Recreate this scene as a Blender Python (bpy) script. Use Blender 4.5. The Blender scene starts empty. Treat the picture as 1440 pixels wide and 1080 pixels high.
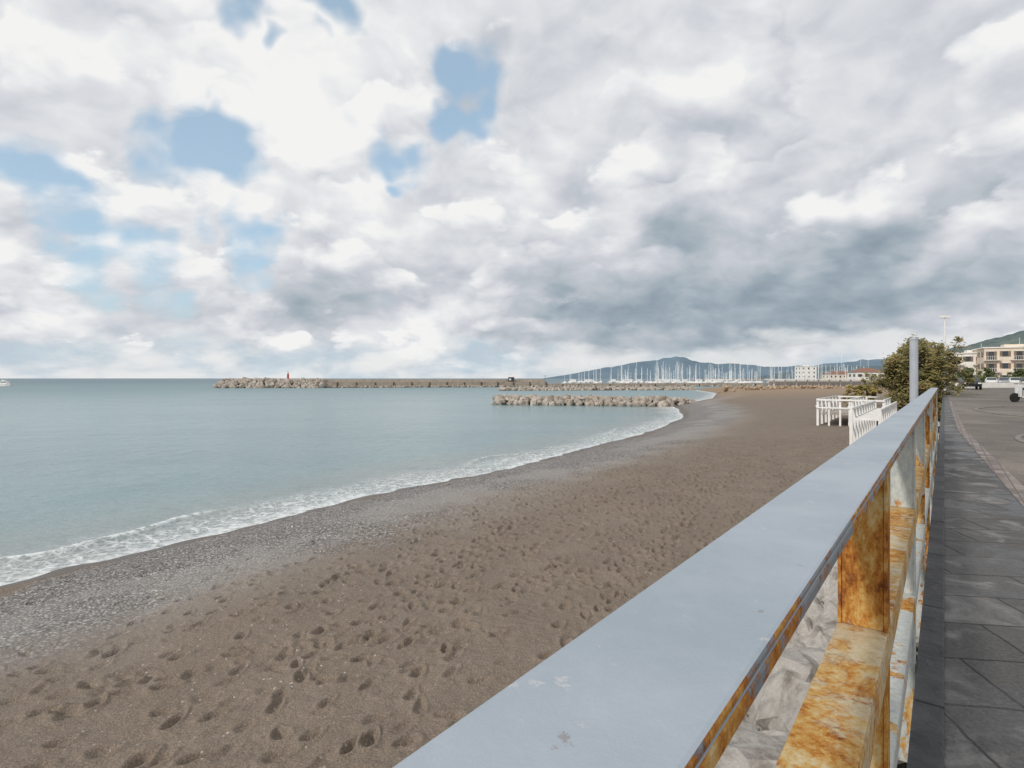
import bpy, bmesh, math, random
import numpy as np
from mathutils import Vector, Matrix
random.seed(7); rng=np.random.default_rng(7)
CZ=4.6; F=800.0
TH=math.atan(608/800); ST,CT=math.sin(TH),math.cos(TH)
def W(s,d): return (s*ST-d*CT, s*CT+d*ST)
def P(x,y,z=0.0):
    Y=(CZ-z)*F/(y-532); return ((x-720)/F*Y,Y)
scene=bpy.context.scene
# ------------------------------------------------------------ node helper
class G:
    def __init__(s,nt): s.nt=nt
    def n(s,t,props=None,**inp):
        nd=s.nt.nodes.new(t)
        for k,v in (props or {}).items(): setattr(nd,k,v)
        for k,v in inp.items(): s.set(nd.inputs[k.replace('_',' ')],v)
        return nd
    def set(s,sock,v):
        if isinstance(v,bpy.types.NodeSocket): s.nt.links.new(v,sock)
        elif v is not None:
            if isinstance(v,(tuple,list)) and sock.type=='RGBA' and len(v)==3: v=(*v,1)
            sock.default_value=v
    def m(s,op,a,b=None,c=None,clamp=False):
        nd=s.nt.nodes.new('ShaderNodeMath'); nd.operation=op; nd.use_clamp=clamp
        for i,v in enumerate((a,b,c)):
            if v is not None: s.set(nd.inputs[i],v)
        return nd.outputs[0]
    def v(s,op,a,b=None,sc=None):
        nd=s.nt.nodes.new('ShaderNodeVectorMath'); nd.operation=op
        s.set(nd.inputs[0],a)
        if b is not None: s.set(nd.inputs[1],b)
        if sc is not None: s.set(nd.inputs['Scale'],sc)
        return nd.outputs['Value'] if op in('DISTANCE','LENGTH','DOT_PRODUCT') else nd.outputs[0]
    def noise(s,vec,scale,detail=6,rough=.55,dist=0,out='Fac'):
        nd=s.n('ShaderNodeTexNoise',None,Vector=vec,Scale=scale,Detail=detail,Roughness=rough,Distortion=dist)
        return nd.outputs[out]
    def vor(s,vec,scale,feature='F1',out='Distance'):
        nd=s.n('ShaderNodeTexVoronoi',{'feature':feature},Vector=vec,Scale=scale)
        return nd.outputs[out]
    def mr(s,v,a,b,c=0.,d=1.,smooth=True):
        nd=s.nt.nodes.new('ShaderNodeMapRange'); nd.interpolation_type='SMOOTHSTEP' if smooth else 'LINEAR'
        for i,k in enumerate((v,a,b,c,d)): s.set(nd.inputs[i],k)
        return nd.outputs[0]
    def mix(s,f,a,b,blend='MIX'):
        nd=s.nt.nodes.new('ShaderNodeMix'); nd.data_type='RGBA'; nd.blend_type=blend
        s.set(nd.inputs[0],f); s.set(nd.inputs[6],a); s.set(nd.inputs[7],b)
        return nd.outputs[2]
    def ramp(s,f,stops):
        nd=s.nt.nodes.new('ShaderNodeValToRGB'); el=nd.color_ramp.elements
        while len(el)<len(stops): el.new(.5)
        for e,(p,c) in zip(el,stops): e.position=p; e.color=(*c,1)
        s.set(nd.inputs[0],f); return nd.outputs[0]
    def comb(s,x,y,z):
        nd=s.nt.nodes.new('ShaderNodeCombineXYZ')
        for i,k in enumerate((x,y,z)): s.set(nd.inputs[i],k)
        return nd.outputs[0]
    def sep(s,v):
        nd=s.nt.nodes.new('ShaderNodeSeparateXYZ'); s.set(nd.inputs[0],v); return nd.outputs
    def pos(s): return s.nt.nodes.new('ShaderNodeNewGeometry').outputs['Position']
    def nor(s): return s.nt.nodes.new('ShaderNodeNewGeometry').outputs['Normal']
    def attr(s,name):
        nd=s.nt.nodes.new('ShaderNodeAttribute'); nd.attribute_name=name; return nd.outputs['Fac']
    def bump(s,h,strength=.5,dist=.02,normal=None):
        nd=s.n('ShaderNodeBump',None,Height=h,Strength=strength,Distance=dist)
        if normal is not None: s.set(nd.inputs['Normal'],normal)
        return nd.outputs[0]
def newmat(name):
    m=bpy.data.materials.new(name); m.use_nodes=True
    nt=m.node_tree; nt.nodes.clear(); g=G(nt)
    out=nt.nodes.new('ShaderNodeOutputMaterial'); b=nt.nodes.new('ShaderNodeBsdfPrincipled')
    nt.links.new(b.outputs[0],out.inputs[0])
    return m,g,b
def simple(name,c1,c2=None,scale=4,rough=.7,bump=.2,bd=.01,metal=0,spec=.3):
    m,g,b=newmat(name)
    c2=c2 or tuple(x*.75 for x in c1)
    p=g.pos(); f=g.noise(p,scale,5)
    g.set(b.inputs['Base Color'],g.ramp(f,[(.3,c2),(.7,c1)]))
    b.inputs['Roughness'].default_value=rough; b.inputs['Metallic'].default_value=metal
    b.inputs['Specular IOR Level'].default_value=spec
    if bump: g.set(b.inputs['Normal'],g.bump(g.noise(p,scale*4,3),bump,bd))
    return m
# ------------------------------------------------------------ mesh helpers
def mesh_obj(name,verts,faces,mat=None,parent=None,smooth=False):
    me=bpy.data.meshes.new(name); me.from_pydata([tuple(v) for v in verts],[],faces); me.update()
    o=bpy.data.objects.new(name,me); scene.collection.objects.link(o)
    if mat: me.materials.append(mat)
    if smooth: me.polygons.foreach_set('use_smooth',[True]*len(me.polygons))
    if parent: o.parent=parent
    return o
def empty(name,loc=(0,0,0)):
    o=bpy.data.objects.new(name,None); scene.collection.objects.link(o); o.empty_display_size=.1
    return o
class MB:
    def __init__(s): s.v=[]; s.f=[]
    def box(s,c,size,rot=0.0):
        x,y,z=c; a,b,h=[k/2 for k in size]; cr,sr=math.cos(rot),math.sin(rot); i=len(s.v)
        for dz in(-h,h):
            for dx,dy in((-a,-b),(a,-b),(a,b),(-a,b)):
                s.v.append((x+dx*cr-dy*sr,y+dx*sr+dy*cr,z+dz))
        s.f+=[(i,i+3,i+2,i+1),(i+4,i+5,i+6,i+7),(i,i+1,i+5,i+4),(i+1,i+2,i+6,i+5),(i+2,i+3,i+7,i+6),(i+3,i,i+4,i+7)]
    def sdbox(s,s0,s1,d0,d1,z0,z1):
        i=len(s.v)
        for z in(z0,z1):
            for a,b in((s0,d0),(s0,d1),(s1,d1),(s1,d0)):
                x,y=W(a,b); s.v.append((x,y,z))
        s.f+=[(i,i+1,i+2,i+3),(i+4,i+7,i+6,i+5),(i,i+4,i+5,i+1),(i+1,i+5,i+6,i+2),(i+2,i+6,i+7,i+3),(i+3,i+7,i+4,i)]
    def tube(s,p0,p1,r0,r1,n=8,cap=True):
        p0,p1=Vector(p0),Vector(p1); ax=(p1-p0).normalized()
        u=ax.orthogonal().normalized(); w=ax.cross(u); i=len(s.v)
        for p,r in((p0,r0),(p1,r1)):
            for k in range(n):
                a=2*math.pi*k/n; s.v.append(tuple(p+u*math.cos(a)*r+w*math.sin(a)*r))
        for k in range(n): s.f.append((i+k,i+(k+1)%n,i+n+(k+1)%n,i+n+k))
        if cap: s.f.append(tuple(i+k for k in range(n))[::-1]); s.f.append(tuple(i+n+k for k in range(n)))
    def obj(s,name,mat,parent=None,bevel=0,smooth=False):
        o=mesh_obj(name,s.v,s.f,mat,parent,smooth)
        bm=bmesh.new(); bm.from_mesh(o.data); bmesh.ops.recalc_face_normals(bm,faces=bm.faces); bm.to_mesh(o.data); bm.free()
        if bevel:
            md=o.modifiers.new('bevel','BEVEL'); md.width=bevel; md.segments=2; md.limit_method='ANGLE'
        return o
def grid_obj(name,X,Y,Z,attrs,mat,wrap=False):
    R,A=X.shape
    co=np.stack([X,Y,Z],-1).reshape(-1,3).astype(np.float32)
    i=np.arange(R-1)[:,None]*A; j=np.arange(A if wrap else A-1)[None,:]; j2=(j+1)%A
    q=np.stack([i+j,i+A+j,i+A+j2,i+j2],-1).reshape(-1,4).astype(np.int32)
    me=bpy.data.meshes.new(name); me.vertices.add(len(co)); me.vertices.foreach_set('co',co.ravel())
    me.loops.add(q.size); me.loops.foreach_set('vertex_index',q.ravel())
    me.polygons.add(len(q)); me.polygons.foreach_set('loop_start',np.arange(0,q.size,4,dtype=np.int32))
    me.update(calc_edges=True); me.polygons.foreach_set('use_smooth',np.ones(len(q),bool))
    for k,a in attrs.items():
        at=me.attributes.new(k,'FLOAT','POINT'); at.data.foreach_set('value',a.reshape(-1).astype(np.float32))
    o=bpy.data.objects.new(name,me); scene.collection.objects.link(o); me.materials.append(mat)
    me.validate(); return o
def fsum(X,Y,wl,n,seed):
    r=np.random.default_rng(seed); out=np.zeros_like(X)
    for k in range(n):
        a=r.uniform(0,2*math.pi); l=wl*r.uniform(.6,1.6); ph=r.uniform(0,6.28)
        out+=np.sin((X*math.cos(a)+Y*math.sin(a))*2*math.pi/l+ph)
    return out/math.sqrt(n)
# ------------------------------------------------------------ shoreline
shore=[(-3000,-4000),(-400,-500),(-60,-62),(-22,-6)]+[P(*q) for q in [(0,826),(100,800),(250,764),(400,727),(500,702),(600,681),(700,661),(800,638),(880,616),(940,597),(960,587),(956,578),(946,571)]]+[(46,131),(63,175),(75,235),(150,262),(265,322),(420,700),(900,2500),(3500,12000),(6000,26000)]
def signed(X,Y):
    best=np.full(X.shape,1e12); sg=np.zeros(X.shape)
    for (ax,ay),(bx,by) in zip(shore[:-1],shore[1:]):
        dx,dy=bx-ax,by-ay; L=dx*dx+dy*dy
        t=np.clip(((X-ax)*dx+(Y-ay)*dy)/L,0,1)
        ex,ey=X-ax-t*dx,Y-ay-t*dy; D=ex*ex+ey*ey
        m=D<best-1e-9; best=np.where(m,D,best)
        cr=(ex*dy-ey*dx); sg=np.where(m,np.where(cr>=0,1,-1),sg)
    sd=np.sqrt(best)*sg
    near=np.clip(1-np.hypot(X,Y)/400,0,1)
    sd+= near*(.24*fsum(X,Y,7,5,1)+.11*fsum(X,Y,2.2,5,2))
    return sd
# ------------------------------------------------------------ ground
def angs(nf):
    a=np.radians(np.linspace(-46,46,nf)); b=np.radians(np.linspace(46,314,70)[1:-1]); return np.concatenate([a,b])
A=angs(900); R=np.concatenate([[.02,1,2,3],np.geomspace(3.8,38,560),np.geomspace(38,28000,150)[1:]])
AA,RR=np.meshgrid(A,R); X=RR*np.sin(AA); Y=RR*np.cos(AA)
sd=signed(X,Y)
Z=np.where(sd>0,1.4*(1-np.exp(-np.maximum(sd,0)/7.0)),np.maximum(-3,.16*sd))
fade=np.clip(sd/6,0,1)*np.clip(1-RR/120,0,1)
Z+=fade*(.035*fsum(X,Y,5,6,3)+.015*fsum(X,Y,1.1,8,4))
Z+=np.clip(1-RR/300,0,1)*.07*np.exp(-((sd-3.2)/1.0)**2)
fine=np.clip(1-RR/30,0,1)
Z+=fine*np.clip(sd/4,0,1)*.006*fsum(X,Y,.28,10,5)
def footprint(cx,cy,ang,dep,L=.13,Wd=.05):
    r=math.hypot(cx,cy); a=math.atan2(cx,cy)
    if r<4.2 or r>37: return
    i0=np.searchsorted(R,r-.3); i1=np.searchsorted(R,r+.3)
    j0=np.searchsorted(A[:900],a-.3/r); j1=np.searchsorted(A[:900],a+.3/r)
    if j1-j0<2: return
    x=X[i0:i1,j0:j1]-cx; y=Y[i0:i1,j0:j1]-cy
    u=x*math.cos(ang)+y*math.sin(ang); v=-x*math.sin(ang)+y*math.cos(ang)
    q=(u/L)**2+(v/(Wd*(1+.25*u/L)))**2
    Z[i0:i1,j0:j1]+=-dep*np.exp(-q**1.6)+dep*.35*np.exp(-((np.sqrt(q)-1.45)/.4)**2)
cnt=0
for k in range(370):
    s0=random.uniform(1,40); d0=min(random.triangular(1.5,17,4.6),18)
    cx,cy=W(s0,d0); h=math.atan2(CT,ST)+random.gauss(0,.5)+(math.pi if random.random()<.5 else 0)
    side=1
    for i in range(random.randint(6,38)):
        h+=random.gauss(0,.09); st_=random.uniform(.45,.68); cx+=st_*math.cos(h); cy+=st_*math.sin(h); side=-side
        d=-cx*CT+cy*ST
        if d<1.3: continue
        fx,fy=cx-side*.11*math.sin(h)+random.gauss(0,.04),cy+side*.11*math.cos(h)+random.gauss(0,.04)
        sdp=(fx+9)*.86-(fy-16)*.5
        if sdp<6.0 and random.random()<.88: continue
        footprint(fx,fy,h+random.gauss(0,.3),random.uniform(.02,.075),random.uniform(.09,.14),random.uniform(.045,.07)); cnt+=1
print('footprints',cnt)
mb,g,b=newmat('sand')
p=g.pos(); a=g.attr('sd'); 
warp=g.noise(p,.35,3); warp2=g.noise(p,1.3,3)
sdw=g.m('ADD',a,g.m('MULTIPLY',g.m('SUBTRACT',warp,.5),5.0))
sdw=g.m('ADD',sdw,g.m('MULTIPLY',g.m('SUBTRACT',warp2,.5),2.0))
sandc=g.ramp(warp2,[(.3,(.165,.127,.096)),(.5,(.197,.154,.118)),(.72,(.238,.190,.148))])
grain=g.noise(p,60,3,.8)
sandc=g.mix(.55,sandc,g.ramp(grain,[(.3,(.062,.048,.037)),(.5,(.198,.158,.122)),(.7,(.44,.38,.32))]))
nv=g.n('ShaderNodeTexVoronoi',None,Vector=p,Scale=24.); vd=nv.outputs['Distance']; vs=g.sep(nv.outputs['Color'])
nv2=g.n('ShaderNodeTexVoronoi',None,Vector=p,Scale=9.); vc2=g.sep(nv2.outputs['Color'])
peb=g.ramp(vs[0],[(0,(.12,.11,.103)),(.45,(.225,.21,.20)),(.8,(.37,.355,.34)),(1,(.64,.63,.62))])
peb=g.mix(g.mr(vd,.42,.7,0,.75),peb,(.09,.078,.068))
peb=g.mix(g.m('MULTIPLY',g.mr(vc2[1],.88,.92),g.mr(nv2.outputs['Distance'],.36,.28)),peb,(.5,.49,.47))
pm=g.m('MULTIPLY',g.mr(sdw,.3,1.2),g.mr(sdw,7.8,4.2))
scat=g.m('MULTIPLY',g.mr(vs[1],.955,.975),g.mr(vd,.36,.28))
scat=g.m('MULTIPLY',scat,g.mr(warp,.35,.65))
col=g.mix(pm,sandc,peb)
col=g.mix(scat,col,(.5,.48,.45))
band=g.m('MULTIPLY',g.mr(sdw,2.8,4.6),g.mr(sdw,9.5,5.5))
band=g.m('MULTIPLY',band,g.mr(warp,.36,.6))
col=g.mix(g.m('MULTIPLY',band,.6),col,g.mix(g.mr(grain,.3,.7),(.2,.188,.175),(.48,.455,.43)))
dist=g.v('LENGTH',p)
far=g.mr(dist,80,180)
col=g.mix(far,col,g.mix(warp,(.25,.178,.12),(.35,.255,.175)))
wet=g.mr(g.m('ADD',a,g.m('MULTIPLY',g.m('SUBTRACT',warp2,.5),1.0)),.95,.45)
col=g.mix(g.m('MULTIPLY',wet,.6),col,(.05,.042,.036))
g.set(b.inputs['Base Color'],col)
g.set(b.inputs['Roughness'],g.m('SUBTRACT',.93,g.m('MULTIPLY',wet,.55)))
b.inputs['Specular IOR Level'].default_value=.25
h=g.m('ADD',g.m('MULTIPLY',grain,.25),g.m('MULTIPLY',g.m('SUBTRACT',1,vd),g.mr(a,8,3)))
h=g.m('ADD',h,g.m('MULTIPLY',g.noise(p,7,3,.6),1.6))
g.set(b.inputs['Normal'],g.bump(h,.9,.03))
grid_obj('beach_ground',X,Y,Z,{'sd':sd},mb,wrap=True)
# ------------------------------------------------------------ sea
A2=angs(520); R2=np.concatenate([[.02,2,4,7],np.geomspace(9,90,420),np.geomspace(90,30000,110)[1:]])
AA,RR=np.meshgrid(A2,R2); X=RR*np.sin(AA); Y=RR*np.cos(AA); sd2=signed(X,Y)
n1=fsum(X,Y,9,5,11)
nearw=np.clip(1-RR/160,0,1)
Zs=nearw*(.012*fsum(X,Y,1.6,8,12)+.02*fsum(X,Y,6,6,13))
crest=-2.3+.6*n1
cam_=np.clip(.35+.7*fsum(X,Y,12,4,14),0,1.1)
Zs+=nearw*.12*np.exp(-((sd2-crest)/.33)**2)*cam_
Zs+=np.where(sd2>-1.2,.012,0)
ms,g,b=newmat('sea_water')
p=g.pos(); a=g.attr('sd'); 
pd=g.v('ADD',p,g.v('SCALE',g.noise(p,1.1,3,out='Color'),sc=.9))
nb=g.noise(p,.3,3)
lace=g.vor(pd,1.7,'DISTANCE_TO_EDGE'); lace2=g.vor(pd,5.0,'DISTANCE_TO_EDGE')
fn=g.noise(p,3.6,5,.7)
sdn=g.m('ADD',a,g.m('MULTIPLY',g.m('SUBTRACT',nb,.5),2.0))
edge=g.mr(sdn,-.85,-.05)
zone=g.m('MULTIPLY',g.mr(sdn,-3.6,-.9),g.mr(fn,.36,.58,.15,1.))
lacem=g.m('MAXIMUM',g.mr(lace,.12,.01),g.m('MULTIPLY',g.mr(lace2,.20,.03),.6))
lacem=g.m('MULTIPLY',lacem,zone)
cr=g.m('MULTIPLY',g.mr(g.attr('crest'),.35,.85),g.mr(fn,.42,.56))
foam=g.m('MAXIMUM',g.m('MULTIPLY',edge,g.mr(fn,.34,.56)),g.m('MAXIMUM',lacem,cr))
foam=g.m('MULTIPLY',foam,g.mr(a,-400,-60,0.,1.))
dist=g.v('LENGTH',p)
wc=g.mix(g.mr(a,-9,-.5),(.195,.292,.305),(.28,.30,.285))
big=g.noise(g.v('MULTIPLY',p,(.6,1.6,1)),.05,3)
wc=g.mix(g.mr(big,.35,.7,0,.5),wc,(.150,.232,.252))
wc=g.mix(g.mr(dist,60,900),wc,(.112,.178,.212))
col=g.mix(g.m('MULTIPLY',foam,.88),wc,(.80,.82,.82))
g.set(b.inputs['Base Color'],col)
g.set(b.inputs['Roughness'],g.m('ADD',g.mr(dist,10,300,.16,.42),g.m('MULTIPLY',foam,.5)))
b.inputs['IOR'].default_value=1.33
hw=g.m('ADD',g.noise(g.v('MULTIPLY',p,(1,1.5,1)),2.2,4,.6),g.m('MULTIPLY',g.noise(g.v('MULTIPLY',p,(.7,1.3,1)),.45,4,.55),2.0))
nb_=g.n('ShaderNodeBump',None,Height=hw,Distance=.16); g.set(nb_.inputs['Strength'],g.mr(dist,10,500,.6,1.0))
g.set(b.inputs['Normal'],nb_.outputs[0])
grid_obj('sea_water',X,Y,Zs,{'sd':sd2,'crest':np.exp(-((sd2-crest)/.33)**2)*np.clip(cam_,0,1)*nearw},ms,wrap=True)
# ------------------------------------------------------------ rocks
def ico(sub):
    bm=bmesh.new(); bmesh.ops.create_icosphere(bm,subdivisions=sub,radius=1)
    v=np.array([x.co for x in bm.verts]); f=[[q.index for q in fc.verts] for fc in bm.faces]; bm.free(); return v,np.array(f)
def rocks(name,items,mat,sub=2,cuts=9,rough=.04,smooth=False,parent=None):
    v0,f0=ico(sub); V=[];Fc=[];o=0
    for (x,y,z,r) in items:
        v=v0.copy()
        for k in range(cuts):
            n=rng.normal(size=3); n/=np.linalg.norm(n); c=rng.uniform(.5,.82)
            e=np.maximum(v@n-c,0); v-=e[:,None]*n
        for k in range(5):
            kk=rng.normal(size=3)*3.2; v+=v*(rough*.9*np.sin(v@kk+rng.uniform(0,6)))[:,None]
        v*=np.array([rng.uniform(.8,1.35),rng.uniform(.75,1.2),rng.uniform(.6,.9)])
        if rough: v+=rng.normal(scale=rough*.3,size=v.shape)
        q=rng.normal(size=4); q/=np.linalg.norm(q); w,a,b_,c=q
        M=np.array([[1-2*(b_*b_+c*c),2*(a*b_-c*w),2*(a*c+b_*w)],[2*(a*b_+c*w),1-2*(a*a+c*c),2*(b_*c-a*w)],[2*(a*c-b_*w),2*(b_*c+a*w),1-2*(a*a+b_*b_)]])
        v=(v@M.T)*r+np.array([x,y,z]); V.append(v); Fc.append(f0+o); o+=len(v)
    V=np.concatenate(V); Fc=np.concatenate(Fc)
    return mesh_obj(name,V.tolist(),Fc.tolist(),mat,parent,smooth)
def rockmat(name,lo,mid,hi,sc,bd,bs=.7):
    m,g,b=newmat(name); p=g.pos()
    c=g.ramp(g.noise(p,sc,7,.68),[(.30,lo),(.5,mid),(.68,hi)])
    c=g.mix(g.mr(g.noise(p,sc*.25,3),.45,.65,0,.5),c,mid)
    g.set(b.inputs['Base Color'],c); b.inputs['Roughness'].default_value=.95; b.inputs['Specular IOR Level'].default_value=.15
    g.set(b.inputs['Normal'],g.bump(g.noise(p,sc*2.5,7,.75),bs,bd)); return m
mw=rockmat('pale_limestone',(.28,.245,.205),(.60,.56,.51),(.80,.77,.73),6,.06,1.0)
mg=rockmat('groin_rock',(.16,.135,.11),(.38,.33,.28),(.58,.54,.48),.9,.2)
def pile(pa,pb,n,hw,top,r0,r1,crown=.4):
    out=[]
    for k in range(n):
        t=rng.uniform(0,1); q=rng.uniform(-1,1)
        x=pa[0]+(pb[0]-pa[0])*t; y=pa[1]+(pb[1]-pa[1])*t
        L=math.hypot(pb[0]-pa[0],pb[1]-pa[1]); nx,ny=-(pb[1]-pa[1])/L,(pb[0]-pa[0])/L
        r=rng.uniform(r0,r1); z=(top-r*.6)*(1-max(0,abs(q)-crown)/(1-crown))
        out.append((x+nx*q*hw,y+ny*q*hw,max(z,-.1),r))
    return out
gl=P(693,568); gr=(27,95)
rocks('rock_groin',pile(gl,gr,470,3.2,1.4,.35,.95)+pile(gr,(30,95.5),25,2.2,1.2,.35,.6),mg)
rocks('rock_groin',pile(P(705,549.3),(72,226),420,3.5,1.2,.6,1.15),mg)
bw=rocks('rock_breakwater',pile((-139,276),(-92,281),460,8,4.0,.9,2.2,.5)+pile((-141,276),(-133,288),60,7,3.0,1.2,2.0),mg)
items=[]
for k in range(700):
    s=rng.uniform(-2,45) if k<420 else rng.uniform(.5,12); d=rng.uniform(.5,2.3); r=rng.uniform(.2,.6) if s<12 else rng.uniform(.25,.55)
    items.append((*W(s,d),1.3+(2.3-d)*.5*rng.uniform(.3,1),r))
rocks('seawall_boulders',items,mw,sub=3,cuts=12,rough=.07)
# ------------------------------------------------------------ mole
mcon=simple('mole_concrete',(.40,.34,.28),(.26,.215,.18),.35,.9,.4,.1)
mole=empty('harbour_mole')
pts=[(-100,279),(-95,279),(0,306),(18,309.8),(201,348),(300,362)]
m=MB(); m2=MB(); m3=MB()
for (ax,ay),(bx,by) in zip(pts[:-1],pts[1:]):
    L=math.hypot(bx-ax,by-ay); r=math.atan2(by-ay,bx-ax); cx,cy=(ax+bx)/2,(ay+by)/2
    low=ax>=18
    m.box((cx,cy,.55 if low else 1.0),(L+.5,7,2.5 if low else 3.6),r)
    nx,ny=-math.sin(r),math.cos(r)
    if not low: m2.box((cx+nx*2.2,cy+ny*2.2,3.45),(L+.3,1.2,1.3),r)
    k=0
    while k<L:
        f=k/L; x=ax+(bx-ax)*f; y=ay+(by-ay)*f
        m3.box((x-nx*3.6,y-ny*3.6,.3 if low else 1.1),(.5,.5,2.2 if low else 3.0),r)
        if low and k%27==0: m3.tube((x,y,1.8),(x,y,6.0),.09,.07,5); m3.box((x,y,6.0),(.9,.3,.15),r)
        k+=9
m.obj('quay',mcon,mole); m2.obj('parapet',simple('parapet_concrete',(.42,.37,.31),(.30,.26,.22),.5,.9,.3,.1),mole); m3.obj('fenders_and_lamps',simple('fender',(.08,.07,.06)),mole)
rocks('toe_rocks',pile((-95,274),(0,301.5),260,1.8,1.0,.4,.9)+pile((0,301.5),(200,343.5),300,1.8,.9,.4,.9),mg,sub=1,parent=mole)
# ------------------------------------------------------------ lighthouse + harbour light hut
mred=simple('red_paint',(.55,.03,.02),(.4,.03,.02),2,.5,0); mwh=simple('white_paint',(.8,.79,.77),(.68,.67,.65),2,.6,.1); mdk=simple('dark_metal',(.05,.055,.06),(.03,.03,.035),3,.5,.1)
lh=empty('harbour_lighthouse')
lx,ly=(405-720)/800*278,278
m=MB(); m.tube((lx,ly,3.9),(lx,ly,4.4),1.3,1.2,12); m.tube((lx,ly,4.4),(lx,ly,6.9),.55,.4,12); m.obj('tower',mred,lh)
m=MB(); m.tube((lx,ly,6.9),(lx,ly,7.0),.8,.8,12); m.tube((lx,ly,7.0),(lx,ly,7.6),.35,.35,10); m.obj('lantern',mwh,lh)
m=MB(); m.tube((lx,ly,7.6),(lx,ly,8.0),.45,.05,10); m.obj('dome',mred,lh)
hh=empty('harbour_light_hut'); x,y=(719-720)/800*304,304
m=MB(); m.box((x,y,3.9),(3.2,2.6,2.6)); m.obj('cabin',mdk,hh)
m=MB(); m.box((x,y,5.3),(3.8,3.2,.25)); m.box((x-.6,y-1.33,4.0),(1,.08,.9)); m.tube((x,y,5.3),(x,y,8),.12,.09,6); m.tube((x-1,y,5.3),(x-1,y,7),.1,.07,6); m.obj('roof_and_masts',mwh,hh)
# ------------------------------------------------------------ marina
mar=empty('moored_sailboats')
ma=MB(); mh=MB(); mc=MB()
nb_boats=0
while nb_boats<240:
    y=random.uniform(366,540); u=random.uniform(.075,.635)
    if random.random()>(.3+.7*min(1,max(0,(u-.12)/.12))): continue
    if random.random()<.5*(.5+.5*math.sin(u*61+2*math.sin(u*23))): continue
    x=u*y; nb_boats+=1
    H=random.choice([7.5,8.5,9.5,10.5,11,12,13,14,15,12.5,14.5,17,20])*random.uniform(.88,1.12)*(.8+.2*y/372)
    w=random.uniform(.08,.17)
    ma.tube((x,y,1.2),(x+random.uniform(-.35,.35),y,H),w,w*.7,5,False)
    if random.random()<.6: ma.box((x,y,H*.6),(1.5,.1,.1))
    ma.tube((x,y,H*.97),(x+random.choice((-1,1))*random.uniform(.5,3),y+3,1.5),.035,.035,3,False)
    L=random.uniform(8,13); i=len(mh.v)
    for z,sc in((.05,.75),(1.6,1)):
        for ux,uy in((-.5,0.16),(-.5,-.16),(.1,-.19),(.36,-.1),(.5,0),(.36,.1),(.1,.19)):
            mh.v.append((x+uy*L*sc,y-ux*L*sc,z))
    for k in range(7): mh.f.append((i+k,i+(k+1)%7,i+7+(k+1)%7,i+7+k))
    mh.f.append(tuple(i+7+k for k in range(7)))
    mh.box((x,y,2.0),(1.9,3.6,.8))
    if random.random()<.2: mh.box((x+1.5,y-2,2.8),(3.2,5,2.0))
    mc.tube((x,y,2.9),(x,y+4,2.9),.28,.2,5)
ma.obj('masts',simple('mast_alloy',(.95,.95,.93),(.68,.70,.72),.3,.5,0),mar)
mh.obj('hulls',mwh,mar); mc.obj('sail_covers',simple('sail_cover',(.06,.10,.22),(.3,.3,.3),.05,.8,0),mar)
bo=empty('motor_boat'); x,y=(8-720)/800*330,330
m=MB(); i=0
for z,sc in((-.1,.8),(1.5,1)):
    for ux,uy in((-5,1.4),(-5,-1.4),(1,-1.6),(3.6,-.9),(5,0),(3.6,.9),(1,1.6)): m.v.append((x+ux*sc,y+uy*sc,z))
for k in range(7): m.f.append((k,(k+1)%7,7+(k+1)%7,7+k))
m.f.append(tuple(range(7,14))); m.obj('hull',mwh,bo)
m=MB(); m.box((x-.5,y,2.2),(3.8,2,1.4)); m.box((x-1,y,3.3),(1.6,1.6,.8)); m.obj('cabin',mwh,bo)
m=MB(); m.box((x-.5,y-1.02,2.4),(3.2,.06,.5)); m.obj('windows',mdk,bo)
# ------------------------------------------------------------ hills
def hill(name,prof,Yd,depth,mat,amp,seed):
    xs=np.array([q[0] for q in prof],float); ys=np.array([q[1] for q in prof],float)
    n=300; px=np.linspace(xs[0],xs[-1],n); hp=np.interp(px,xs,ys)
    hp=np.convolve(np.pad(hp,2,'edge'),np.ones(5)/5,'valid')
    H=np.maximum((532-hp)/F*Yd+CZ,0)
    rows=26; T=np.linspace(-1,1,rows)
    Xc=(px-720)/F*Yd; XX,TT=np.meshgrid(Xc,T)
    YY=Yd+TT*depth; prof_=np.cos(TT*math.pi/2)**1.2
    ZZ=H[None,:]*prof_
    XX=XX*YY/Yd
    ZZ=ZZ+amp*fsum(XX,YY,depth*.5,6,seed)*prof_*np.clip(H/H.max(),0,1)[None,:]*.6+amp*.35*fsum(XX,YY,depth*.13,8,seed+1)*prof_*np.clip(H/H.max(),0,1)[None,:]
    ZZ-=2
    return grid_obj(name,XX,YY,ZZ,{},mat)
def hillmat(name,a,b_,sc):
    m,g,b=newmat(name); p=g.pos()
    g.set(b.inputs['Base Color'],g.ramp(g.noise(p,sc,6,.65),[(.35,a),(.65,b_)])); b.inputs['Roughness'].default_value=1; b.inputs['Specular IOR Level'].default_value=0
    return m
hill('distant_mountain',[(755,533),(790,528),(825,522),(855,517),(880,512),(900,509),(920,508),(940,504),(956,502),(968,505),(985,509),(1005,512),(1035,511),(1060,514),(1085,516),(1105,516),(1140,515),(1170,511),(1195,509),(1225,507),(1260,504),(1330,506),(1500,510)],9000,1500,hillmat('haze_tinted_mountain',(.135,.195,.25),(.175,.235,.285),.002),26,21)  # blue-grey base colour stands in for atmospheric haze
hill('hill',[(1290,510),(1335,490),(1360,485),(1385,478),(1410,473),(1445,464),(1520,450),(1700,438),(2000,450)],2200,500,hillmat('wooded_hill',(.085,.12,.12),(.17,.20,.185),.02),10,31)
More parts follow.
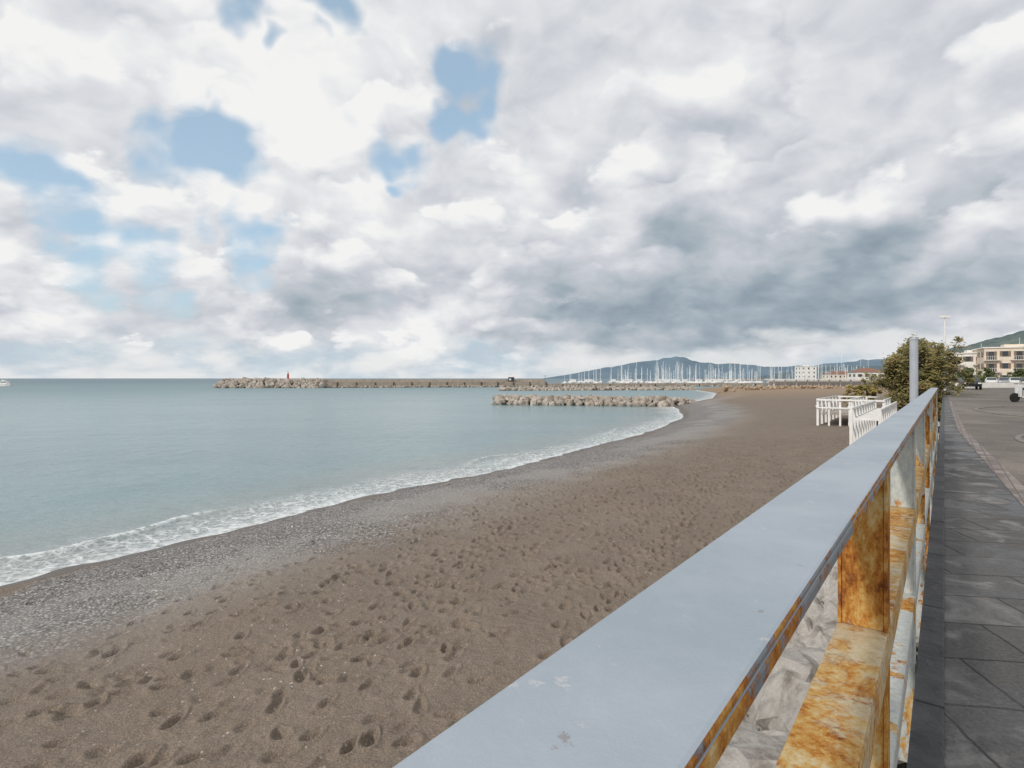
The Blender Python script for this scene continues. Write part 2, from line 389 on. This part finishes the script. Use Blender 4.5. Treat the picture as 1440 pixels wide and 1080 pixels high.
hill('hill',[(1060,530),(1090,526),(1124,521),(1160,515),(1200,515),(1260,513),(1330,507),(1400,503),(1500,500),(1700,495)],3800,700,hillmat('haze_tinted_hill',(.11,.155,.18),(.155,.20,.215),.008),10,41)  # distance haze mixed into this hill's base colour
# ------------------------------------------------------------ promenade
PZ=3.3
m_,g,b=newmat('worn_asphalt'); p=g.pos()
c=g.ramp(g.noise(p,.45,6,.65),[(.36,(.075,.062,.052)),(.52,(.14,.118,.098)),(.66,(.24,.205,.172))])
c=g.mix(.35,c,g.ramp(g.noise(p,45,3,.7),[(.35,(.05,.045,.04)),(.65,(.3,.27,.24))]))
g.set(b.inputs['Base Color'],c); b.inputs['Roughness'].default_value=.9
g.set(b.inputs['Normal'],g.bump(g.noise(p,30,4),.5,.01)); masp=m_
m=MB(); m.sdbox(-15,520,.083,-320,-.5,PZ); m.obj('promenade',masp)
def sheet(name,sdp,z,mat):
    return mesh_obj(name,[(*W(a,b_),z) for a,b_ in sdp],[tuple(range(len(sdp)))],mat)
m_,g,b=newmat('stone_slabs'); p=g.pos()
rot=g.n('ShaderNodeVectorRotate',{'rotation_type':'Z_AXIS'},Vector=p,Angle=math.radians(9)).outputs[0]
rot=g.v('ADD',rot,g.v('SCALE',g.noise(p,6,3,out='Color'),sc=.03))
br=g.n('ShaderNodeTexBrick',None,Vector=rot,Color1=(.0,.0,.0,1),Color2=(1,1,1,1),Mortar=(.5,.5,.5,1),Scale=1.0)
br.inputs['Mortar Size'].default_value=.009; br.inputs['Mortar Smooth'].default_value=.6
br.inputs['Brick Width'].default_value=.66; br.inputs['Row Height'].default_value=.42; br.offset=.5
base=g.mix(br.outputs['Color'],(.052,.051,.050),(.105,.102,.098))
pst=g.v('MULTIPLY',p,(1,1,1))
st=g.noise(pst,2.4,5,.62,.8); st2=g.noise(g.v('ADD',p,(7.3,2.1,0)),1.7,5,.62,.5)
base=g.mix(g.mr(st,.50,.66,0,.9),base,(.27,.262,.25))
base=g.mix(g.mr(st2,.48,.60,0,.85),base,(.024,.023,.023))
base=g.mix(.28,base,g.ramp(g.noise(p,70,3,.8),[(.3,(.02,.02,.02)),(.7,(.27,.26,.25))]))
base=g.mix(g.m('MULTIPLY',br.outputs['Fac'],.85),base,(.014,.013,.013))
g.set(b.inputs['Base Color'],base); g.set(b.inputs['Roughness'],g.mr(st2,.46,.60,.8,.34))
g.set(b.inputs['Normal'],g.bump(g.m('SUBTRACT',g.m('MULTIPLY',g.noise(p,16,6,.74),1.3),g.m('MULTIPLY',br.outputs['Fac'],.35)),.8,.014)); mslab=m_
sheet('stone_paving',[(-14,.0),(-14,-1.6),(0,-1.0),(8,-.62),(18,-.27),(40,-.2),(120,-.2),(120,.0)],PZ+.004,mslab)
mc_=simple('kerb_stone',(.075,.075,.078),(.028,.028,.03),5,.55,.8,.012)
m=MB()
s=-14.0
while s<120:
    m.sdbox(s,s+1.19,.0,.10,PZ-.12,PZ+.012); s+=1.2
m.obj('kerb',mc_,bevel=.006)
m_,g,b=newmat('worn_bricks'); p=g.pos()
rot=g.n('ShaderNodeVectorRotate',{'rotation_type':'Z_AXIS'},Vector=p,Angle=-(math.pi/2-TH)).outputs[0]
br=g.n('ShaderNodeTexBrick',None,Vector=rot,Color1=(.24,.195,.175,1),Color2=(.33,.285,.265,1),Mortar=(.12,.105,.10,1),Scale=1.0)
br.inputs['Mortar Size'].default_value=.008; br.inputs['Brick Width'].default_value=.22; br.inputs['Row Height'].default_value=.11
g.set(b.inputs['Base Color'],g.mix(g.mr(g.noise(p,3,7,.7),.42,.58,0,.85),br.outputs['Color'],(.135,.118,.105))); b.inputs['Roughness'].default_value=.85
g.set(b.inputs['Normal'],g.bump(br.outputs['Fac'],-.5,.01))
sheet('brick_strip',[(-14,-1.6),(-14,-1.80),(0,-1.20),(8,-.80),(18,-.42),(40,-.33),(40,-.2),(18,-.27),(8,-.62),(0,-1.0)],PZ+.008,m_)
m=MB()
def arc(cs,cd,r,a0,a1,w,h,n=40):
    for k in range(n):
        a=a0+(a1-a0)*k/n; b2=a0+(a1-a0)*(k+1)/n; i=len(m.v)
        for z in(PZ-.05,PZ+h):
            for rr,an in((r,a),(r+w,a),(r+w,b2),(r,b2)):
                m.v.append((*W(cs+rr*math.cos(an),cd+rr*math.sin(an)),z))
        m.f+=[(i,i+3,i+2,i+1),(i+4,i+5,i+6,i+7),(i,i+1,i+5,i+4),(i+2,i+3,i+7,i+6),(i+1,i+2,i+6,i+5),(i+3,i,i+4,i+7)]
arc(30,-9.5,8.4,math.radians(60),math.radians(200),.14,.03); arc(30,-9.5,6.9,math.radians(60),math.radians(200),.12,.03)
arc(16,-6.5,5.2,math.radians(50),math.radians(210),.1,.02)
m.obj('curved_kerb',simple('kerb_concrete',(.26,.24,.22),(.16,.15,.14),6,.9,.4))
m=MB(); m.sdbox(-14,300,.085,.098,.8,PZ-.13); m.obj('seawall',simple('seawall_concrete',(.24,.22,.2),(.13,.12,.11),1.5,.9,.6,.02))
# ------------------------------------------------------------ railing
def rustmat(name,lo,hi,kind=0,bias=0.0):
    m,g,b=newmat(name); p=g.pos()
    ps=g.v('MULTIPLY',p,(1,1,.5)) if kind==0 else p
    n=g.noise(ps,11,7,.72,.1); n2=g.noise(ps,48,5,.8)
    f=g.m('ADD',g.m('ADD',g.m('MULTIPLY',n,.6),g.m('MULTIPLY',n2,.4)),bias)
    rust=g.ramp(f,[(.36,(.05,.020,.012)),(.43,(.17,.058,.02)),(.48,(.35,.135,.03)),(.53,(.46,.235,.06)),(.58,(.52,.35,.14)),(.65,(.57,.48,.31))])
    if kind==1:
        paint=g.ramp(g.noise(p,4,7,.68),[(.35,(.30,.35,.395)),(.65,(.375,.42,.47))])
        paint=g.mix(g.m('MULTIPLY',g.mr(g.noise(p,38,6,.7),.62,.67),.7),paint,(.5,.5,.5))
        paint=g.mix(g.m('MULTIPLY',g.mr(g.noise(p,21,7,.74),.67,.70),.5),paint,(.20,.15,.12))
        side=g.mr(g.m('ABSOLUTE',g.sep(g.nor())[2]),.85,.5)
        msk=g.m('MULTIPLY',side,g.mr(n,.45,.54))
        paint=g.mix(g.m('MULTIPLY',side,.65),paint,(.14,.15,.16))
    else:
        paint=g.ramp(n2,[(.35,(.34,.38,.39)),(.6,(.52,.53,.48))]) if kind==0 else g.ramp(n2,[(.35,(.40,.31,.17)),(.6,(.56,.48,.33))])
        msk=g.mr(g.noise(ps,5.5,8,.76,.1),lo,hi)
    g.set(b.inputs['Base Color'],g.mix(msk,paint,rust))
    g.set(b.inputs['Roughness'],g.m('ADD',.5,g.m('MULTIPLY',msk,.42)))
    g.set(b.inputs['Specular IOR Level'],g.mr(msk,0,1,.4,.08))
    h=g.m('ADD',g.m('MULTIPLY',n2,.8 if kind!=1 else .2),g.m('MULTIPLY',g.noise(p,6,2,.5),.35))
    g.set(b.inputs['Normal'],g.bump(h,.6,.006)); return m
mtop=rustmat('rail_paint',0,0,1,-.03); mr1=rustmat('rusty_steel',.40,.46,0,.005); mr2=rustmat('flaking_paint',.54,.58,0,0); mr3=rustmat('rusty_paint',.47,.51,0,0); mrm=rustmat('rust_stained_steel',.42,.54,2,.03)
rail=empty('railing')
SL=14.2; D0,D1=.100,.2155; ZT=CZ-.189
m=MB()
s=-2.8
for e in (3.47,8.3,SL):
    m.sdbox(s,e,D0,D1,ZT-.010,ZT); m.sdbox(s,e,D0,D0+.007,ZT-.027,ZT-.0105); m.sdbox(s,e,D1-.007,D1,ZT-.027,ZT-.0105); s=e+.004
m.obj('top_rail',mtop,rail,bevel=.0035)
m=MB(); m.sdbox(-2.8,SL,D0+.004,D1-.01,CZ-.60,CZ-.59); m.sdbox(-2.8,SL,D0+.003,D0+.011,CZ-.68,CZ-.6005); m.obj('mid_rail',mrm,rail,bevel=.002)
m=MB(); m.sdbox(-2.8,SL,D0+.004,D1-.01,CZ-.99,CZ-.98); m.sdbox(-2.8,SL,D0+.003,D0+.011,CZ-1.06,CZ-.9905); m.obj('lower_rail',mr2,rail,bevel=.002)
for k in range(-1,10):
    s=.0+1.575*k; m=MB()
    segs=[(ZT-.0275,CZ-.5895),(CZ-.6805,CZ-.9795),(CZ-1.0605,PZ-.45)]
    for (z1,z0) in segs:
        m.sdbox(s,s+.012,D0+.012,D1-.018,z0,z1)
        m.sdbox(s-.004,s+.065,D0+.004,D0+.0118,z0,z1)
        m.sdbox(s-.004,s+.065,D1-.0178,D1-.010,z0,z1)
    m.sdbox(s-.06,s+.08,D0-.0015,D0+.0028,PZ-.4,PZ-.15)
    m.obj('post_%d'%(k+2),[mr1,mr2,mr3][(k-1)%3] if k>=1 else mr1,rail,bevel=.0015)
pole=empty('flag_pole'); x,y=W(13.2,.46)
mgal=simple('galvanised_paint',(.42,.45,.49),(.34,.37,.41),6,.5,.1)
m=MB(); m.tube((x,y,1.3),(x,y,5.33),.07,.07,16); m.obj('shaft',mgal,pole,smooth=False)
m=MB(); m.tube((x,y,5.33),(x,y,5.36),.078,.07,16); m.box((x,y,3.9),(.2,.2,.06)); m.obj('cap_and_collar',mgal,pole)
lamp=empty('street_lamp'); x,y=45.8,60.2
m=MB(); m.tube((x,y,PZ),(x,y,PZ+.9),.16,.15,12); m.tube((x,y,PZ+.9),(x,y,11.1),.12,.08,10); m.obj('pole',mwh,lamp)
m=MB(); m.box((x,y,11.15),(1.0,.16,.16),0); m.box((x-.3,y,11.05),(.5,.3,.14)); m.box((x+.3,y,11.05),(.5,.3,.14)); m.obj('heads',mwh,lamp)
# ------------------------------------------------------------ white bathing platform
plat=empty('beach_platform')
m=MB(); z0=1.2
s=32.5
while s<44.5:
    m.sdbox(s,s+.14,3.6,3.74,z0,3.05); m.sdbox(s,s+.14,2.4,2.54,z0,3.0); m.sdbox(s+.02,s+.12,2.54,3.6,2.55,2.66); s+=1.25
m.sdbox(32.5,44.4,3.62,3.72,3.052,3.14); m.sdbox(32.5,44.4,3.745,3.79,2.3,2.42); m.sdbox(32.5,44.4,2.42,2.52,3.002,3.1)
for d in (3.2,5.2,7.2):
    s=46
    while s<57:
        m.sdbox(s,s+.15,d,d+.15,z0,3.05); s+=1.8
    m.sdbox(46,55.2,d+.02,d+.12,3.052,3.14); m.sdbox(46,55.2,d+.155,d+.2,2.55,2.65)
for d in np.arange(3.7,7.1,.7): m.sdbox(46,46.12,d,d+.12,z0,3.05)
m.sdbox(45.9,45.99,3.2,7.35,3.0,3.12); m.sdbox(45.9,45.99,3.2,7.35,2.45,2.55); m.sdbox(55.3,55.4,3.2,7.35,3.0,3.12)
m.obj('posts_and_rails',mwh,plat)
m=MB()
s=46.2
while s<55: m.sdbox(s,s+.2,3.4,7.1,2.0,2.06); s+=.23
m.obj('deck',simple('weathered_planks',(.45,.4,.34),(.3,.26,.22),3,.9,.2),plat)
# ------------------------------------------------------------ trees
def leafmat(name,cols):
    m,g,b=newmat(name); p=g.pos()
    g.set(b.inputs['Base Color'],g.ramp(g.m('ADD',g.m('MULTIPLY',g.noise(p,1.1,3),.6),g.m('MULTIPLY',g.noise(p,9,2),.4)),[(.36,cols[0]),(.5,cols[1]),(.62,cols[2])])); b.inputs['Roughness'].default_value=.7
    b.inputs['Specular IOR Level'].default_value=.2
    return m
bark=simple('bark',(.14,.10,.07),(.06,.045,.035),6,.9,.6,.02)
def tree(name,x,y,z,ht,rx,lm,nclump=90,nleaf=110,ls=.13,base=.25,seed=1):
    r=random.Random(seed); e=empty(name); m=MB(); lv=[];lf=[]
    cz=z+ht*(base+(1-base)*.5); rz=ht*(1-base)*.5
    cl=[]
    while len(cl)<nclump:
        a=Vector((r.uniform(-1,1),r.uniform(-1,1),r.uniform(-1,1)))
        if .25<a.length<1.0:
            w=1+.18*math.sin(a.x*5+seed)+.15*math.sin(a.y*4+a.z*5)
            cl.append(Vector((x+a.x*rx*w,y+a.y*rx*w,cz+a.z*rz*w)))
    tops=[]
    for k in range(4):
        a=r.uniform(0,6.28); b0=Vector((x+r.uniform(-.2,.2),y+r.uniform(-.2,.2),z)); b1=b0+Vector((math.cos(a)*rx*.25,math.sin(a)*rx*.25,ht*.35)); b2=b1+Vector((math.cos(a)*rx*.3,math.sin(a)*rx*.3,ht*.25))
        m.tube(b0,b1,.17,.12,7); m.tube(b1,b2,.12,.07,6); tops+= [b1,b2]
    for c in cl:
        t=min(tops,key=lambda q:(q-c).length); m.tube(t,c,.04,.012,4,False)
        cr=r.uniform(.28,.6)*rx/3
        for k in range(nleaf):
            d=Vector((r.gauss(0,1),r.gauss(0,1),r.gauss(0,.8)))*cr*.62; o=c+d
            u=Vector((r.gauss(0,1),r.gauss(0,1),r.gauss(0,1))).normalized(); v=u.orthogonal().normalized()
            q=ls*r.uniform(.6,1.4); i=len(lv)
            lv+=[o-u*q,o+v*q*.4,o+u*q,o-v*q*.4]; lf.append((i,i+1,i+2,i+3))
    m.obj('trunk_and_limbs',bark,e); mesh_obj('foliage',lv,lf,lm,e)
lm1=leafmat('tamarisk_foliage',[(.08,.082,.033),(.18,.165,.06),(.33,.24,.10)])
lm2=leafmat('yellow_foliage',[(.12,.11,.03),(.26,.21,.06),(.40,.30,.11)])
lm3=leafmat('green_foliage',[(.03,.055,.018),(.08,.115,.035),(.16,.18,.065)])
tree('tamarisk_tree',31.0,44,1.4,6.0,2.7,lm1,160,100,.13,.08,1)
tree('tamarisk_tree',33.9,46.5,1.5,6.6,2.3,lm1,130,100,.13,.12,5)
tree('tamarisk_tree',40.2,55,2.0,5.2,1.2,lm1,60,90,.13,.2,8)
tree('shrub',37.5,62.5,1.4,2.9,1.1,lm2,40,80,.12,.05,9)
tree('shrub',42,67,1.4,3.2,1.2,lm2,40,80,.12,.05,10)
# ------------------------------------------------------------ buildings
mcream=simple('cream_plaster',(.74,.64,.52),(.66,.57,.46),.6,.9,.1); mwhite=simple('white_plaster',(.80,.775,.73),(.70,.67,.63),.6,.9,.1)
mglass=simple('window_glass',(.06,.07,.08),(.03,.035,.04),1,.15,0,spec=.6); mroof=simple('roof_tile',(.3,.16,.11),(.2,.11,.08),2,.9,.3); mshut=simple('shutter_brown',(.24,.17,.12),(.17,.12,.09),2,.7,0)
def building(name,x,y,w,dp,st,rot,wall,flat=True,balc=True,z=PZ,shut=True,cols=None):
    e=empty(name); cr,sr=math.cos(rot),math.sin(rot)
    def L(a,b_): return (x+a*cr-b_*sr,y+a*sr+b_*cr)
    H=st*3.1; mwl=MB(); mgl=MB(); mtr=MB(); msh=MB(); mrf=MB()
    mwl.box((*L(0,0),z+H/2),(w,dp,H),rot)
    nb=cols or max(2,int(w/3.2)); nd=max(2,int(dp/3.5))
    for f in range(st):
        zz=z+f*3.1
        for sidef in(-1,1):
            for k in range(nb):
                a=-w/2+(k+.5)*w/nb; door=balc and k%2==0 and f>0
                hh=2.2 if door else 1.4; zc=zz+ (1.15 if door else 1.6)
                mgl.box((*L(a,sidef*(dp/2+.01)),zc),(1.15,.06,hh),rot)
                mtr.box((*L(a,sidef*(dp/2+.05)),zc+hh/2+.06),(1.45,.16,.1),rot)
                if shut:
                    for q in(-.85,.85): msh.box((*L(a+q,sidef*(dp/2+.04)),zc),(.5,.07,hh),rot)
                if door:
                    mtr.box((*L(a,sidef*(dp/2+.62)),zz-.02),(w/nb*1.3,1.2,.16),rot)
                    mtr.box((*L(a,sidef*(dp/2+1.19)),zz+.98),(w/nb*1.3,.06,.06),rot)
                    for q in np.linspace(-w/nb*.63,w/nb*.63,9): mtr.box((*L(a+q,sidef*(dp/2+1.19)),zz+.5),(.05,.05,.88),rot)
            for k in range(nd):
                b_=-dp/2+(k+.5)*dp/nd
                mgl.box((*L(sidef*(w/2+.01),b_),zz+1.6),(.06,1.1,1.4),rot)
                if shut:
                    for q in(-.8,.8): msh.box((*L(sidef*(w/2+.04),b_+q),zz+1.6),(.07,.48,1.4),rot)
    if flat:
        mtr.box((*L(0,0),z+H+.15),(w+.7,dp+.7,.3),rot); mrf.box((*L(0,0),z+H+.7),(w*.3,dp*.3,.8),rot)
        mrf.tube((*L(w*.1,0),z+H+1.1),(*L(w*.1,0),z+H+3.0),.05,.04,5)
    else:
        mtr.box((*L(0,0),z+H+.1),(w+.5,dp+.5,.2),rot); i=len(mrf.v)
        for a,b_ in((-w/2-.5,-dp/2-.5),(w/2+.5,-dp/2-.5),(w/2+.5,dp/2+.5),(-w/2-.5,dp/2+.5)): mrf.v.append((*L(a,b_),z+H+.2))
        mrf.v.append((*L(-w/2+dp/2,0),z+H+2.4)); mrf.v.append((*L(w/2-dp/2,0),z+H+2.4))
        mrf.f+=[(i,i+1,i+5,i+4),(i+1,i+2,i+5),(i+2,i+3,i+4,i+5),(i+3,i,i+4),(i,i+3,i+2,i+1)]
    mwl.obj('walls',wall,e); mgl.obj('windows',mglass,e); mtr.obj('trim_and_balconies',mwhite,e); mrf.obj('roof',mroof if not flat else wall,e)
    if msh.v: msh.obj('shutters',mshut,e)
def bx(px,Yd): return (px-720)/F*Yd
building('apartment_building',bx(1371,160),160,14,11,3,-.45,mwhite,True,True,z=PZ-1.2,cols=5)
building('apartment_building',bx(1424,150),150,14,12,3,-.5,mcream,True,True,z=PZ-.2,cols=5)
building('apartment_building',bx(1484,145),145,14,12,3,-.5,mwhite,True,True,z=PZ)
building('villa',bx(1398,220),220,14,10,3,-.4,mcream,False,False,z=PZ+1)
building('apartment_building',bx(1349,235),235,12,10,3,-.3,mwhite,True,True,z=PZ-.5)
building('house',bx(1218,300),300,14,9,2,-.1,mwhite,False,False,z=1.4)
building('harbour_office',bx(1133,440),440,12,9,4,0,mwhite,True,False,z=1.2,shut=False)
building('house',bx(1180,420),420,20,9,2,0,mcream,False,False,z=1.2,shut=False)
be=empty('bathing_establishment'); m=MB(); m2=MB()
x0,y0=105,228
for k in range(12): m.box((x0+k*5,y0+k*1.0,2.7),(.4,.4,2.8))
m.box((x0+27,y0+5.6,4.2),(60,5,.3),.2); m.box((x0+28,y0+9.5,2.6),(58,.3,2.4),.2)
m.obj('columns_and_roof',mwh,be)
for k in range(9): m2.box((x0+3+k*6,y0+8.6+k*1.1-2,2.3),(2.2,1.4,2.0),.2)
m2.obj('cabins',simple('cabin_wood',(.35,.22,.13),(.22,.14,.09),.5,.8,0),be)
rocks('stone_heap',pile((62,168),(118,186),160,2,2.3,.4,.8),rockmat('tan_rock',(.25,.17,.11),(.38,.28,.19),(.5,.4,.3),.8,.1))
# ------------------------------------------------------------ vehicles
tyre=simple('tyre',(.02,.02,.02),(.015,.015,.015),4,.8,0); 
def car(x,y,rot,paint):
    e=empty('parked_car'); e.location=(x,y,PZ); e.rotation_euler=(0,0,rot)
    prof=[(-2.0,.35),(-2.05,.7),(-1.95,.95),(-1.2,1.0),(-.6,1.42),(.8,1.46),(1.6,1.05),(2.0,.95),(2.05,.4)]
    V=[];Fq=[]; n=len(prof)
    for sg in(-1,1):
        for a,h in prof: V.append((a,sg*(.82 if h<1.2 else .64),h))
    for k in range(n): Fq.append((k,(k+1)%n,n+(k+1)%n,n+k))
    Fq.append(tuple(range(n))[::-1]); Fq.append(tuple(range(n,2*n)))
    o=mesh_obj('body',V,Fq,paint,e); md=o.modifiers.new('b','BEVEL'); md.width=.07; md.segments=2
    m=MB()
    for sg in(-1,1):
        i=len(m.v); m.v+=[(-1.05,sg*.80,1.02),(-.55,sg*.67,1.36),(.75,sg*.67,1.38),(1.4,sg*.8,1.05)]; m.f.append((i,i+1,i+2,i+3))
    i=len(m.v); m.v+=[(-1.2,-.68,1.02),(-1.2,.68,1.02),(-.68,.6,1.40),(-.68,-.6,1.40)]; m.f.append((i,i+1,i+2,i+3))
    i=len(m.v); m.v+=[(1.6,-.68,1.08),(1.6,.68,1.08),(.92,.6,1.44),(.92,-.6,1.44)]; m.f.append((i,i+1,i+2,i+3))
    m.obj('windows',mglass,e)
    m=MB()
    for a in(-1.25,1.3):
        for sg in(-1,1): m.tube((a,sg*.68,.32),(a,sg*.86,.32),.32,.32,16)
    m.obj('wheels',tyre,e)
    m=MB()
    for sg in(-.6,.6): m.box((-2.06,sg,.75),(.06,.3,.14)); m.box((2.06,sg,.8),(.06,.26,.16))
    m.obj('lights',mwh,e)
cw=simple('car_white',(.75,.75,.75),None,1,.25,0,spec=.6); cd=simple('car_dark',(.02,.022,.03),None,1,.25,0,spec=.6); cr_=simple('car_grey',(.25,.27,.3),None,1,.3,0,spec=.6)
car(bx(1364,66),66,math.pi/2-TH+.1,cd)
for k,(px,Yd,c) in enumerate([(1394,98,cw),(1412,96,cr_),(1428,92,cw),(1445,88,cd)]): car(bx(px,Yd),Yd,.9,c)
sc=empty('parked_scooter'); x,y=bx(1443,31),31
m=MB(); m.tube((x-.62,y-.05,PZ+.25),(x-.62,y+.05,PZ+.25),.25,.25,16); m.tube((x+.6,y-.05,PZ+.25),(x+.6,y+.05,PZ+.25),.25,.25,16); m.obj('wheels',tyre,sc)
m=MB(); m.box((x+.35,y,PZ+.5),(.75,.26,.35)); m.box((x,y,PZ+.28),(.6,.28,.08)); m.box((x-.42,y,PZ+.6),(.1,.36,.62)); m.tube((x-.6,y,PZ+.25),(x-.38,y,PZ+1.0),.03,.03,8); m.obj('body',cw,sc,bevel=.03)
m=MB(); m.box((x+.3,y,PZ+.72),(.75,.25,.09)); m.tube((x-.38,y-.32,PZ+1.0),(x-.38,y+.32,PZ+1.0),.02,.02,8); m.obj('seat_and_handlebar',tyre,sc,bevel=.02)
m=MB(); m.box((bx(1440,84),81,PZ+.35),(32,.3,.7),.25); m.obj('low_wall',mwhite)
def hedge(name,x,y,w,rot,seed):
    r=random.Random(seed); lv=[];lf=[]
    for k in range(7000):
        a=r.uniform(-w/2,w/2); b_=r.uniform(-.6,.6); h=r.uniform(.1,1.5+.3*math.sin(a*1.7)); o=Vector((x+a*math.cos(rot)-b_*math.sin(rot),y+a*math.sin(rot)+b_*math.cos(rot),PZ+h))
        u=Vector((r.gauss(0,1),r.gauss(0,1),r.gauss(0,1))).normalized(); v=u.orthogonal().normalized(); i=len(lv); q=.14
        lv+=[o-u*q,o+v*q*.5,o+u*q,o-v*q*.5]; lf.append((i,i+1,i+2,i+3))
    mesh_obj(name,lv,lf,lm3)
hedge('hedge',bx(1415,105),105,22,.3,3)
for k,(px,Yd,h) in enumerate([(1358,120,3.6),(1386,125,3.6),(1432,118,3.4)]): tree('street_tree',bx(px,Yd),Yd,PZ,h,1.5,lm3,30,70,.2,.3,20+k)
# ------------------------------------------------------------ sky
w=bpy.data.worlds.new('World'); scene.world=w; w.use_nodes=True; nt=w.node_tree; nt.nodes.clear(); g=G(nt)
sdir=Vector((-.62,-.62,.52)).normalized()
sky=nt.nodes.new('ShaderNodeTexSky'); sky.sky_type='NISHITA'; sky.sun_disc=False
sky.sun_elevation=math.asin(sdir.z); sky.sun_rotation=math.atan2(sdir.x,sdir.y); sky.air_density=1.0; sky.dust_density=1.5; sky.ozone_density=1.0
D=nt.nodes.new('ShaderNodeTexCoord').outputs['Generated']
sx,sy,sz=g.sep(D)[:3]; zc=g.m('MAXIMUM',sz,0.0)
den=g.m('ADD',zc,.42)
wv=g.v('SUBTRACT',g.noise(D,5,3,.6,out='Color'),(.5,.5,.5))
p0=g.comb(g.m('DIVIDE',sx,den),g.m('DIVIDE',sy,den),g.m('MULTIPLY',zc,.6))
pp=g.v('ADD',p0,g.v('SCALE',wv,sc=.16))
Va=g.noise(pp,2.6,7,.53); Vb=g.noise(g.v('ADD',pp,(-.07,.0,.05)),2.6,4,.5)
Lw=g.noise(pp,1.0,1,.5)
pc=g.v('ADD',p0,g.v('SCALE',wv,sc=.10)); pc=g.v('ADD',pc,(3.1,1.7,0))
Ca=g.noise(pc,4.2,8,.50); Cu=g.noise(g.v('ADD',g.v('ADD',pc,g.v('MULTIPLY',p0,(-.05,-.05,0))),(-.03,0,.03)),4.2,4,.46)
lit=g.m('MULTIPLY',g.m('SUBTRACT',Ca,Cu),3.1)
def dirv(x,y): return Vector(((x-720)/F,1,(532-y)/F)).normalized()
Dn=g.v('ADD',D,g.v('SCALE',wv,sc=.36))
def blob(x,y,r,sq=1.0):
    c=dirv(x,y); return g.mr(g.v('DISTANCE',g.v('MULTIPLY',Dn,(1,1,sq)),(c.x,c.y,c.z*sq)),0,r,1,0)
gaps=None
for (x,y,r,k) in [(640,135,.14,1.1),(505,200,.13,1.2),(560,240,.10,1.0),(275,230,.17,1.1),(165,372,.16,1.05),(60,275,.17,1.0),(345,345,.15,1.1),(300,180,.09,.8),(385,10,.13,1),(470,40,.12,1.1),(440,95,.07,.9),(1900,60,.4,.6),(-500,300,.4,.7)]:
    bq=g.m('MULTIPLY',blob(x,y,r,1.4),k); gaps=bq if gaps is None else g.m('MAXIMUM',gaps,bq)
density=g.m('SUBTRACT',g.m('ADD',Va,.30),g.m('MULTIPLY',gaps,.52))
density=g.m('ADD',density,g.m('MULTIPLY',g.m('SUBTRACT',Ca,.5),.6))
mask=g.mr(density,.32,.60,.05,1.)
rel=g.m('MULTIPLY',g.m('SUBTRACT',Va,Vb),1.6)
c1=blob(1020,440,.60,2.9); c2=blob(480,410,.40,3.6); c3=blob(1150,190,.80,1.4)
dark=g.m('ADD',g.m('MULTIPLY',c1,.52),g.m('MULTIPLY',c2,.20)); dark=g.m('ADD',dark,g.m('MULTIPLY',c3,.20))
base_=g.m('SUBTRACT',.84,dark)
Lm=g.m('ADD',base_,rel); Lm=g.m('ADD',Lm,g.m('MULTIPLY',g.m('SUBTRACT',Lw,.5),.4)); Lm=g.m('ADD',Lm,g.m('MULTIPLY',g.m('SUBTRACT',Va,.5),.45))
m2=g.mr(Ca,.485,.55)
L2=g.m('ADD',g.m('ADD',base_,.08),lit)
amt=g.m('MULTIPLY',m2,g.mr(dark,.05,.55,.62,.26))
Lf=g.m('ADD',g.m('MULTIPLY',Lm,g.m('SUBTRACT',1,amt)),g.m('MULTIPLY',L2,amt),None,True)
cc=g.ramp(Lf,[(0,(.23,.30,.365)),(.3,(.37,.435,.49)),(.6,(.57,.595,.645)),(.85,(.76,.775,.80)),(1,(.90,.895,.89))])
hz=g.mr(g.m('ADD',sz,g.m('MULTIPLY',g.m('SUBTRACT',Ca,.5),.16)),.070,.035)
cc=g.mix(g.m('MULTIPLY',hz,.8),cc,g.mix(g.mr(Va,.40,.58),(.50,.61,.69),(.80,.81,.81)))
skc=g.mix(.42,g.mix(1.0,sky.outputs[0],(.15,.15,.15),'MULTIPLY'),(.56,.78,.92))
bg1=g.n('ShaderNodeBackground',None,Color=skc,Strength=1.0); bg2=g.n('ShaderNodeBackground',None,Color=cc,Strength=1.0)
mxs=g.n('ShaderNodeMixShader'); g.set(mxs.inputs[0],mask); nt.links.new(bg1.outputs[0],mxs.inputs[1]); nt.links.new(bg2.outputs[0],mxs.inputs[2])
o=nt.nodes.new('ShaderNodeOutputWorld'); nt.links.new(mxs.outputs[0],o.inputs[0])
sl=bpy.data.lights.new('sun','SUN'); sl.energy=2.2; sl.angle=math.radians(3); sl.color=(1,.95,.88)
so=bpy.data.objects.new('sun',sl); scene.collection.objects.link(so); so.rotation_euler=sdir.to_track_quat('Z','Y').to_euler()
# ------------------------------------------------------------ camera
cam=bpy.data.cameras.new('camera'); co=bpy.data.objects.new('camera',cam); scene.collection.objects.link(co)
co.location=(0,0,CZ); co.rotation_euler=(math.radians(90),0,0); cam.lens=20; cam.sensor_width=36; cam.shift_y=-8/1440; cam.clip_start=.02; cam.clip_end=60000
scene.camera=co
scene.view_settings.view_transform='Standard'; scene.view_settings.look='None'; scene.view_settings.exposure=0
